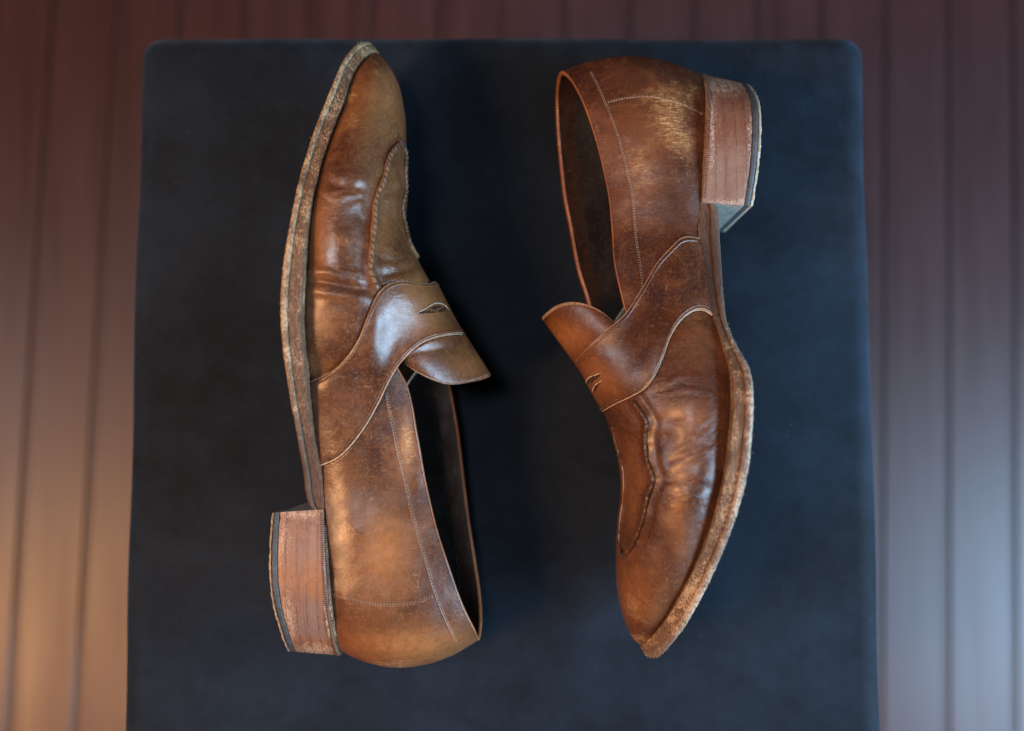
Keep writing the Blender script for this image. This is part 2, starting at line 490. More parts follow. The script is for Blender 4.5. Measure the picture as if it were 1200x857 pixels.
        fade = np.clip((NV-np.arange(NV+1))/8., 0, 1)
        s.P += s.N*(D*fade[None, :])[..., None]
    def half_n(s): return (s.n-1)*SEG

    def uv(s, pts):
        """photo pixels -> grid coordinates on the upward side"""
        out = []
        for p in np.atleast_2d(pts):
            d = (s.px[..., 0]-p[0])**2 + (s.px[..., 1]-p[1])**2
            # prefer surfaces that face the camera
            i, j = np.unravel_index(np.argmin(d), d.shape)
            a, b = float(i), float(j)
            for _ in range(4):
                q = s.ev(s.px, a, b); e = np.array(p)-q
                da = s.ev(s.px, min(a+.5, s.half), b)-s.ev(s.px, max(a-.5, 0), b)
                db = s.ev(s.px, a, min(b+.5, NV))-s.ev(s.px, a, max(b-.5, 0))
                J = np.array([da, db]).T
                if abs(np.linalg.det(J)) < 1e-4: break
                st = np.linalg.solve(J, e); st = np.clip(st, -2, 2)
                a = min(max(a+st[0], 0), s.half); b = min(max(b+st[1], 0), NV)
            out.append((a, b))
        return np.array(out)
    def ev(s, G, a, b):
        i = int(min(a, G.shape[0]-1.001)) if G.shape[0] != s.NT else int(a) % s.NT
        i2 = min(i+1, G.shape[0]-1) if G.shape[0] != s.NT else (i+1) % s.NT
        j = int(min(b, NV-.001)); fa, fb = a-int(a) if G.shape[0] == s.NT else a-i, b-j
        return (G[i, j]*(1-fa)+G[i2, j]*fa)*(1-fb) + (G[i, j+1]*(1-fa)+G[i2, j+1]*fa)*fb
    def surf(s, a, b, off=0.):
        if b > NV: a = s.NT-a; b = 2*NV-b
        a = a % s.NT
        p = s.ev(s.P, a, b); n = s.ev(s.N, a, b); n = n/max(np.linalg.norm(n), 1e-9)
        return p+n*off, n

def patina_shading(shoe, V, pre=''):  # holds dye and wear, plus shade and highlights painted on the left quarter
    px = proj(V); out = np.zeros((len(V), 4))
    for ch, key in ((0, 'amber'), (1, 'scuff'), (2, 'dark'), (3, 'wrinkle')):
        for (x, y, rx, ry, amt) in shoe.D.get(pre+key, []):
            d = ((px[:, 0]-x)/rx)**2+((px[:, 1]-y)/ry)**2
            out[:, ch] = np.maximum(out[:, ch], amt*np.exp(-d))
    return out

def solid_patch(name, P, N, thick, lift, mats, root, org, shoe, drop=None, puff=0., rim=(0, 0)):
    """P,N grid [nu,nv,3] -> shell with cut edges"""
    nu, nv = P.shape[:2]
    iu = np.arange(nu)[:, None]; iv = np.arange(nv)[None, :]
    e = np.minimum(np.minimum(iu, nu-1-iu)/3., np.minimum(iv, nv-1-iv)/3.)
    rnd = np.clip(e*3/2, 0, 1); rnd = 1-(1-rnd)**2
    top = P + N*(lift+thick*(.80+.20*rnd) + puff*np.clip(e/3, 0, 1))[..., None]
    bot = P + N*lift
    V = np.concatenate([top.reshape(-1, 3), bot.reshape(-1, 3)])
    F, FM = [], []
    K = nu*nv
    for i in range(nu-1):
        for j in range(nv-1):
            if drop is not None and drop[i, j]: continue
            F.append((i*nv+j, (i+1)*nv+j, (i+1)*nv+j+1, i*nv+j+1)); FM.append(rim[0] if j == 0 else rim[1] if j == nv-2 else 0)
            F.append((K+i*nv+j, K+i*nv+j+1, K+(i+1)*nv+j+1, K+(i+1)*nv+j)); FM.append(1)
    def side(a, b): F.append((a, b, K+b, K+a)); FM.append(1)
    for i in range(nu-1): side(i*nv, (i+1)*nv); side((i+1)*nv+nv-1, i*nv+nv-1)
    for j in range(nv-1): side(j+1, j); side((nu-1)*nv+j, (nu-1)*nv+j+1)
    return mesh_obj(name, V, F, mats, root, FM, attrs={'patina_shading': patina_shading(shoe, V)}, origin=org)

def stitches(name, pos, nrm, pitch, length, wid, mat, root, org, ang=0., lift=.015, jitter=.1):
    """short thread stitches laid along a 3D line"""
    L = np.concatenate([[0], np.cumsum(np.linalg.norm(np.diff(pos, axis=0), axis=1))])
    m = max(2, int(L[-1]/pitch))
    V, F = [], []
    for k in range(m):
        x = (k+.5)*L[-1]/m
        c = np.array([np.interp(x, L, pos[:, i]) for i in range(3)]); c2 = np.array([np.interp(min(x+.05, L[-1]), L, pos[:, i]) for i in range(3)])
        c1 = np.array([np.interp(max(x-.05, 0), L, pos[:, i]) for i in range(3)])
        n = np.array([np.interp(x, L, nrm[:, i]) for i in range(3)]); n /= max(np.linalg.norm(n), 1e-9)
        t = c2-c1; t -= n*(t@n); t /= max(np.linalg.norm(t), 1e-9); b = np.cross(n, t)
        an = ang+random.uniform(-jitter, jitter); t, b = t*math.cos(an)+b*math.sin(an), b*math.cos(an)-t*math.sin(an)
        o = len(V); h = wid*.75
        hl = length/2*random.uniform(.88, 1.1)
        for (u, r) in ((-1, .25), (-.6, .9), (.0, 1.1), (.6, .9), (1, .25)):
            for q in range(5):
                aa = math.pi*q/4
                V.append(c+t*hl*u+b*(wid/2*r*math.cos(aa))+n*(lift-.03+h*r*math.sin(aa)))
        for i in range(4):
            for q in range(4): F.append((o+i*5+q, o+(i+1)*5+q, o+(i+1)*5+q+1, o+i*5+q+1))
    return mesh_obj(name, V, F, mat, root, origin=org)

def tube(name, pos, nrm, rad, mat, root, org, shoe=None, lift=0., wob=0., flat=1.):
    n = len(pos); V, F = [], []; K = 10
    for i in range(n):
        t = pos[min(i+1, n-1)]-pos[max(i-1, 0)]; t = t/max(np.linalg.norm(t), 1e-9)
        nn = nrm[i]-t*(nrm[i]@t); nn /= max(np.linalg.norm(nn), 1e-9); b = np.cross(t, nn)
        e = min(i, n-1-i); r = rad*min(1, .35+.65*e/3.)*(1+wob*mnoise.noise(Vector(pos[i]*2.2)))
        for k in range(K):
            a = 2*math.pi*k/K
            V.append(pos[i]+nn*(lift+r*flat*math.sin(a))+b*r*math.cos(a))
    for i in range(n-1):
        for k in range(K): F.append((i*K+k, i*K+(k+1) % K, (i+1)*K+(k+1) % K, (i+1)*K+k))
    F += [tuple(range(K-1, -1, -1)), tuple(range((n-1)*K, n*K))]
    at = {'patina_shading': patina_shading(shoe, np.array(V))} if shoe else None
    return mesh_obj(name, V, F, mat, root, attrs=at, origin=org)

def inside(p, poly):
    c = False; n = len(poly)
    for i in range(n):
        (x1, y1), (x2, y2) = poly[i], poly[(i+1) % n]
        if (y1 > p[1]) != (y2 > p[1]) and p[0] < (x2-x1)*(p[1]-y1)/(y2-y1)+x1: c = not c
    return c

def slab(name, rows, f0, f1, shoe, mat, root, org, closed, grow=0., bulge=.0, rough=0., nh=8, seg=16, lip=.06):
    """solid layer lofted round the shoe; rows = (inner px, outer px, half width, centre height)"""
    T = np.array([r[0] for r in rows], float); O = np.array([r[1] for r in rows], float)
    w = np.array([r[2] for r in rows])+grow*np.clip(np.array([r[2] for r in rows])*2, 0, 1); zc = np.array([r[3] for r in rows])
    n = len(rows); layers = []
    fr = np.linspace(f0, f1, nh)
    for q, f in enumerate(fr):
        p = T*(1-f)+O*f
        x = q/(nh-1); e = min(x, 1-x)*(nh-1)
        ww = w + bulge*4*x*(1-x) - lip*np.clip(1-e, 0, 1)
        ww = np.maximum(ww, 0.)*(w > 0)
        zz = zc + shoe.hz*0 + ww*math.cos(TAU)
        N_ = U(p[:, 0], p[:, 1], zz); Fr = N_ - 2*ww[:, None]*shoe.wdir
        if closed:
            ring = np.concatenate([N_, Fr[n-2:0:-1]])
        else:
            Fr[0] = Fr[0]+np.array([0, shoe.D['skew']*(1-f)**.5, 0])
            ring = np.concatenate([N_, Fr[n-2::-1]])
        layers.append(ring)
    R = np.array(layers).transpose(1, 0, 2)      # [ring, nh, 3]
    d = np.linalg.norm(np.diff(R.mean(1), axis=0), axis=1); d = np.maximum(d, .05)**.8
    if closed:
        dl = max(np.linalg.norm(R[0].mean(0)-R[-1].mean(0)), .05)**.8
        par = np.concatenate([[0], np.cumsum(d)]); period = par[-1]+dl
        dd = np.append(d, dl)
        xs = np.concatenate([par[i]+dd[i]*np.arange(seg)/seg for i in range(len(R))])
        G = catmull(R, par, xs, closed=True, period=period)
    else:
        par = np.concatenate([[0], np.cumsum(d)])
        xs = np.concatenate([par[i]+d[i]*np.arange(seg)/seg for i in range(len(R)-1)]+[[par[-1]]])
        G = catmull(R, par, xs)
    nu = len(G)
    # outward direction in the layer's plane
    cen = G.mean(0)
    if closed: tg = np.roll(G, -1, 0)-np.roll(G, 1, 0)
    else: tg = np.gradient(G, axis=0)
    hv = G[:, -1]-G[:, 0]; hv /= np.maximum(np.linalg.norm(hv, axis=1, keepdims=True), 1e-9)
    on = np.cross(tg, hv[:, None, :]); on /= np.maximum(np.linalg.norm(on, axis=2, keepdims=True), 1e-9)
    if (on[nu//8] @ np.array([0, 0, 1.])).mean() < 0: on = -on
    if rough:
        for i in range(nu):
            for j in range(nh):
                p = G[i, j]
                r = mnoise.noise(Vector((p[0]*7, p[1]*2.5, p[2]*2.5)))*.6+mnoise.noise(Vector((p[0]*14, p[1]*11, p[2]*11)))*.5
                G[i, j] = p+on[i, j]*rough*r + hv[i]*rough*.7*(mnoise.noise(Vector((p[0]*3+9, p[1]*6, p[2]*6))) if j in (0, nh-1) else 0)
    V = G.reshape(-1, 3); F = []
    for i in range(nu if closed else nu-1):
        i2 = (i+1) % nu
        for j in range(nh-1): F.append((i*nh+j, i*nh+j+1, i2*nh+j+1, i2*nh+j))
    # caps: strips across from the upward edge to the far edge
    for j in (0, nh-1):
        if closed:
            h = nu//2
            for i in range(h):
                a, b_, c, d_ = i, i+1, (nu-i-1) % nu, (nu-i) % nu
                q = [a*nh+j, b_*nh+j, c*nh+j, d_*nh+j]
                q = list(dict.fromkeys(q))
                if len(q) > 2: F.append(tuple(q if j == 0 else q[::-1]))
        else:
            h = (nu-1)//2
            for i in range(h):
                q = [i*nh+j, (i+1)*nh+j, (nu-2-i)*nh+j, (nu-1-i)*nh+j]
                q = list(dict.fromkeys(q))
                if len(q) > 2: F.append(tuple(q if j == 0 else q[::-1]))
    if not closed:
        F.append(tuple([j for j in range(nh)]+[(nu-1)*nh+j for j in range(nh-1, -1, -1)]))
    at = {'patina_shading': patina_shading(shoe, V, 'heel_' if name == 'heel' else 'sole_')}
    FM = [0]*len(F)
    if name == 'heel': FM[-1] = 1
    o = mesh_obj(name, V, F, [mat, M['breast']], root, FM, attrs=at, origin=org)
    m = o.modifiers.new('edge', 'EDGE_SPLIT'); m.split_angle = math.radians(50)
    return o, G, on

def build(D):
    s = Shoe(D)
    cen = s.P.reshape(-1, 3).mean(0)
    org = np.array([cen[0], cen[1], 0.0])
    root = bpy.data.objects.new('loafer', None); COL.objects.link(root); root.location = org*.01
    root['label'] = D['label']; root['category'] = 'shoe'; root['group'] = 'pair of brown leather penny loafers'
    lea = M[D['leather']]
    # --- strap across the instep
    n1, n2 = 90, 34
    c1, c2 = curve(D['strap_toe'], n1), curve(D['strap_heel'], n1)
    tj = np.concatenate([[0, .012, .035, .055], np.linspace(.08, .92, n2-8), [.945, .965, .988, 1]])
    PX = c1[:, None, :]*(1-tj)[None, :, None] + c2[:, None, :]*tj[None, :, None]
    Zs = np.zeros((n1, n2))
    for i in range(n1):
        g = s.uv(PX[i])
        for j in range(n2): Zs[i, j] = s.surf(g[j, 0], g[j, 1])[0][2]
    zend = D['strap_z'][0]*(1-tj)+D['strap_z'][1]*tj
    x = np.linspace(0, 1, n1)
    for j in range(n2):
        q0 = .40-.10*tj[j]
        i0 = int(q0*n1); z0 = Zs[i0, j]
        t = np.clip((x-q0)/(1-q0), 0, 1)
        el = zend[j] + (z0-zend[j])*np.sqrt(np.maximum(1-t**(2.4+.8*tj[j]), 0))
        wt_ = np.clip((x-q0)/.2, 0, 1); el = el + .75*tj[j]**1.5*np.clip((x-q0)/.35, 0, 1)
        if j == 0: Ztoe = Zs[:, 0].copy()
        sj = tj[j]**.9; sj = sj*sj*(3-2*sj)*.6+sj*.4
        Zs[:, j] = Zs[:, j]*(1-wt_) + (Ztoe*(1-sj)+el*sj)*wt_
    for _ in range(14):
        Zs[1:-1] = (Zs[:-2]+2*Zs[1:-1]+Zs[2:])/4
        Zs[:, 1:-1] = (Zs[:, :-2]+2*Zs[:, 1:-1]+Zs[:, 2:])/4
    nearp = U(PX[..., 0], PX[..., 1], Zs)
    W = Zs-Zs[-1:, :]
    farp = nearp - 2*W[..., None]*s.wdir
    P = np.concatenate([nearp, farp[-2::-1]])
    nu = len(P)
    for _ in range(2): P[1:-1] = (P[:-2]+2*P[1:-1]+P[2:])/4
    N = grid_normals(P)
    if N[20, n2//2, 2] < 0: N = -N
    for _ in range(6):
        N[1:-1] = (N[:-2]+2*N[1:-1]+N[2:])/4
    N /= np.linalg.norm(N, axis=2, keepdims=True)
    strapP, strapN, kz, kp = P, N, Zs.reshape(-1), PX.reshape(-1, 2)
    hull = [tuple(p) for p in c1]+[tuple(p) for p in c2[::-1]]
    hb = np.array(hull); lo, hi = hb.min(0), hb.max(0)
    def under(px, z, gap):
        if not (lo[0]-60 < px[0] < hi[0]+60 and lo[1]-60 < px[1] < hi[1]+60): return z
        d = (kp[:, 0]-px[0])**2+(kp[:, 1]-px[1])**2; k = int(np.argmin(d))
        if inside(px, hull): return min(z, kz[k]-gap)
        return min(z, kz[k]-gap+.035*math.sqrt(d[k]))
    # leather covered by the strap is pressed flat beneath it
    for a in range((s.throat-4)*SEG, (s.throat+4)*SEG):
        for b in range(0, NV+1):
            p = s.px[a, b]; z = s.P[a, b, 2]
            if inside(p, hull):
                z2 = under(p, z, .12)
                if z2 < z: s.P[a, b] = U(p[0], p[1], z2)
    for a in range(0, s.at+1): s.P[(s.NT-a) % s.NT, NV] = s.P[a, NV]
    s.refresh()
    # --- upper
    nv = NV+1
    V = s.P.reshape(-1, 3); idx = np.arange(s.NT*nv).reshape(s.NT, nv)
    for a in range(1, s.at+1): idx[s.NT-a, NV] = idx[a, NV]
    F = []
    for i in range(s.NT):
        i2 = (i+1) % s.NT
        for j in range(NV):
            q = (idx[i, j], idx[i2, j], idx[i2, j+1], idx[i, j+1])
            F.append(q if s.sgn > 0 else q[::-1])
    up = mesh_obj('upper', V, F, lea, root, attrs={'patina_shading': patina_shading(s, V)}, origin=org)
    # --- lining, inside the quarters and under the strap
    a0 = (s.throat-3)*SEG; sel = list(range(a0, s.NT-a0+1))
    lin = s.P[sel] - s.N[sel]*.20
    Vl = lin.reshape(-1, 3); Fl = grid_faces(len(sel), nv)
    mesh_obj('lining', Vl, Fl, M['lining'], root, origin=org)
    # lining stitch line and pull-strap seam, on the inside of the far side
    fa = [a for a in range(s.NT-(s.n-2)*SEG, s.NT-(s.throat+1)*SEG)]
    bb = int(NV*.865)
    pos = np.array([s.P[a, bb]-s.N[a, bb]*.21 for a in fa]); nr = np.array([-s.N[a, bb] for a in fa])
    stitches('lining_stitching', pos, nr, .17, .13, .05, M['thread_dark'], root, org, lift=.03)
    bs = list(range(int(NV*.88), NV+1))
    fc = [a for a in range((s.throat+1)*SEG, s.NT-(s.throat+1)*SEG)]
    Pf = np.array([[s.P[a, b]-s.N[a, b]*.235 for b in bs] for a in fc])
    mesh_obj('facing', Pf.reshape(-1, 3), grid_faces(len(fc), len(bs)), M['facing'], root, origin=org)
    # --- rolled topline binding
    ta = list(range(s.at-0, s.NT-s.at+1)); K = 7
    Vb = []
    for a in ta:
        aa = a % s.NT
        p0 = s.P[aa, NV]; n0 = s.N[aa, NV]; upv = s.P[aa, NV]-s.P[aa, NV-3]; upv /= max(np.linalg.norm(upv), 1e-9)
        for k in range(K):
            an = math.pi*k/(K-1)
            Vb.append(p0 + n0*(-.095+.125*math.cos(an)) + upv*(.11*math.sin(an)-.02))
    mesh_obj('topline_binding', Vb, grid_faces(len(ta), K), M['binding'], root, origin=org)
    # --- apron seam
    for key, nm in (('seam_near', 'apron_seam'), ('seam_far', 'apron_seam')):
        c = curve(D[key], 110); g = s.uv(c)
        pr = [s.surf(a, b, .0) for a, b in g]
        pos = np.array([p for p, _ in pr]); nr = np.array([q for _, q in pr])
        for _ in range(3):
            pos[1:-1] = (pos[:-2]+2*pos[1:-1]+pos[2:])/4
        tb = tube(nm, pos, nr, D['seam_r'], M['seam_leather'] if D['slant'] > 0 else lea, root, org, shoe=s, lift=.04, wob=.6, flat=.9)
        L = np.linalg.norm(np.diff(pos, axis=0), axis=1).sum()
        stitches('seam_stitch', pos, nr, .32, .24, .09, M['thread_dark'], tb, org, ang=.95*D['slant'], lift=D['seam_r']+.04)
    # --- strap shell
    P, N = strapP, strapN; nu = len(P)
    pp = proj(P+N*.2)
    drop = np.zeros((nu, n2), bool)
    for slot in D['slots']:
        for i in range(nu//2):
            for j in range(n2):
                pass
    strap = solid_patch('strap', P, N, .15, .03, [lea, M['cut_edge'], M['cut_edge_dull']], root, org, s, drop, rim=D['rims'])
    top = P+N*.20
    for j, off in ((3, 0), (n2-4, 0)):
        half = slice(2, nu-2)
        stitches('strap_stitching', top[half, j], N[half, j], .13, .09, .036, M[D['thread']], strap, org, lift=.02)
        tube('stitch_groove', top[half, j], N[half, j], .05, lea, strap, org, lift=-.035, shoe=s)
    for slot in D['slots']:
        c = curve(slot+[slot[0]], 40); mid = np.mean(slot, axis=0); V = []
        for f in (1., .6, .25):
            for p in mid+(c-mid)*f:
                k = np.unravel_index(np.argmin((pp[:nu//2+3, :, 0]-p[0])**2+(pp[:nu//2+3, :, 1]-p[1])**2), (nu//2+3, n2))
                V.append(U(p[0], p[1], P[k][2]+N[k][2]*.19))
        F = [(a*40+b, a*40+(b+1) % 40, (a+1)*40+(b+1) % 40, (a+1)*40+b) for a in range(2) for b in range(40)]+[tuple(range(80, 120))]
        mesh_obj('coin_slot_shade', V, F, M['slot'], strap, origin=org)  # flat dark patch on the strap; the slot's inner shade is its colour
    for sl in D['slot_rims']:
        c = curve(sl, 24); pos, nr = [], []
        for p in c:
            d = (pp[:nu//2+3, :, 0]-p[0])**2+(pp[:nu//2+3, :, 1]-p[1])**2
            i, j = np.unravel_index(np.argmin(d), d.shape)
            z = (P[i, j]+N[i, j]*.23)
            q = U(p[0], p[1], z[2]); pos.append(q); nr.append(N[i, j])
        tube('slot_rim', np.array(pos), np.array(nr), .028, M['cut_edge'], strap, org)
    # --- tongue
    E = curve(D['tongue_edge'], 60); Gc = curve(D['tongue_base'], 60); n3 = 26
    zt = D['tongue_z']; wn = D['tongue_w']
    q = np.linspace(0, 1, 60); ww = wn*np.cos(q*math.pi/2)**.75
    g2 = []
    for j in range(n3):
        t = j/(n3-1); px = Gc*(1-t)+E*t
        z = zt[0]*(1-t)+zt[1]*t + ww + .25*math.sin(t*math.pi)
        z = np.array([under(px[k], z[k], .10) for k in range(60)])
        nearp = U(px[:, 0], px[:, 1], z); wq = (z-z[-1])/math.cos(TAU)
        tf = t*(1-.24*(1-q)**.7); pf = Gc*(1-tf)[:, None]+E*tf[:, None]
        farp = U(pf[:, 0], pf[:, 1], z) - 2*wq[:, None]*s.wdir
        g2.append(np.concatenate([nearp, farp[-2::-1]]))
    P2 = np.array(g2).transpose(1, 0, 2)
    for _ in range(4): P2[1:-1] = (P2[:-2]+2*P2[1:-1]+P2[2:])/4
    N2 = grid_normals(P2)
    if N2[15, 10, 2] < 0: N2 = -N2
    tg = solid_patch('tongue', P2, N2, .16, -.16, [lea, M['cut_edge'], M['cut_edge_dull']], root, org, s, rim=(0, 2))
    e3 = P2[3:116, n3-1]*.88+P2[3:116, n3-5]*.12
    stitches('tongue_stitching', e3, N2[3:116, n3-2], .13, .09, .03, M['thread'], tg, org, lift=.015)
    # --- stitched lines on the quarters (collar and heel counter)
    for key, rows2 in (('collar', 2), ('counter', 2)):
        c = curve(D[key], 150); g = s.uv(c)
        pr = [s.surf(a, b) for a, b in g]; pos = np.array([p for p, _ in pr]); nr = np.array([k for _, k in pr])
        for _ in range(3): pos[1:-1] = (pos[:-2]+2*pos[1:-1]+pos[2:])/4
        tg_ = np.gradient(pos, axis=0); sd = np.cross(nr, tg_); sd /= np.maximum(np.linalg.norm(sd, axis=1, keepdims=True), 1e-9)
        tb = tube(key+'_seam', pos, nr, .055, lea, root, org, shoe=s, lift=-.025)
        for k in range(rows2):
            stitches(key+'_stitching', pos+sd*(.055+.07*k if key == 'collar' else -.04+.09*k), nr, .14, .10, .036, M['thread'], root, org, lift=.026)
    # --- welt and outsole
    fs = D['welt_frac']
    slab('welt', D['sole'], -.02, fs-.01, s, M['welt'], root, org, True, grow=-.02, rough=.04, nh=7, lip=.03)
    o, G, on = slab('outsole', D['sole'], fs, 1., s, M[D['sole_mat']], root, org, True, grow=.05, bulge=.06, rough=D['fray'], nh=10, lip=.05)
    V, F = [], []
    nu_ = len(G)
    for k in range(D['fibres']):
        i = random.randrange(2, int((len(D['sole'])-11)*16)); j = random.choice((G.shape[1]-1, G.shape[1]-1, 0, random.randrange(2, 8)))
        p = G[i, j]; hv = G[i, -1]-G[i, 0]; hv = hv/np.linalg.norm(hv)*(1 if j > 4 else -.4)
        d = hv*random.uniform(.3, 1)+on[i, j]*random.uniform(.3, 1)+np.random.normal(0, .45, 3); d /= np.linalg.norm(d)
        t = np.random.normal(0, 1, 3); t -= d*(t@d); t /= np.linalg.norm(t); b = np.cross(d, t)
        L = random.uniform(.04, .12); rr = random.uniform(.006, .013); bend = np.random.normal(0, .35, 3)
        o_ = len(V)
        for q in range(4):
            c_ = p+d*L*q/3+bend*L*(q/3)**2; r_ = rr*(1-.28*q)
            for m_ in range(3): V.append(c_+r_*(t*math.cos(2.094*m_)+b*math.sin(2.094*m_)))
        for q in range(3):
            for m_ in range(3): F.append((o_+q*3+m_, o_+q*3+(m_+1) % 3, o_+q*3+3+(m_+1) % 3, o_+q*3+3+m_))
    fo = mesh_obj('frayed_fibres', V, F, M['tip'], o, origin=org)
    # welt stitches along the heel rand
    hr = D['heel']
    ho, HG, hon = slab('heel', hr, .0, D['hf'][0], s, M[D['stack']], root, org, False, grow=.2, bulge=.0, rough=.035, nh=22, lip=.05)
    slab('top_piece', hr, D['hf'][0]+.01, D['hf'][1], s, M['rubber'], ho, org, False, grow=.18, bulge=.02, rough=.015, nh=6, lip=.05)
    slab('worn_tip', hr, D['hf'][1]+.005, 1., s, M['tip'], ho, org, False, grow=.06, bulge=.0, rough=.06, nh=5, lip=.06)
    half = HG.shape[0]//2
    pos = HG[2:half, 1]+hon[2:half, 1]*.02
    stitches('rand_stitching', pos, hon[2:half, 1], .11, .16, .045, M['thread_dark'], ho, org, ang=math.pi/2, lift=.02)
    return s, root

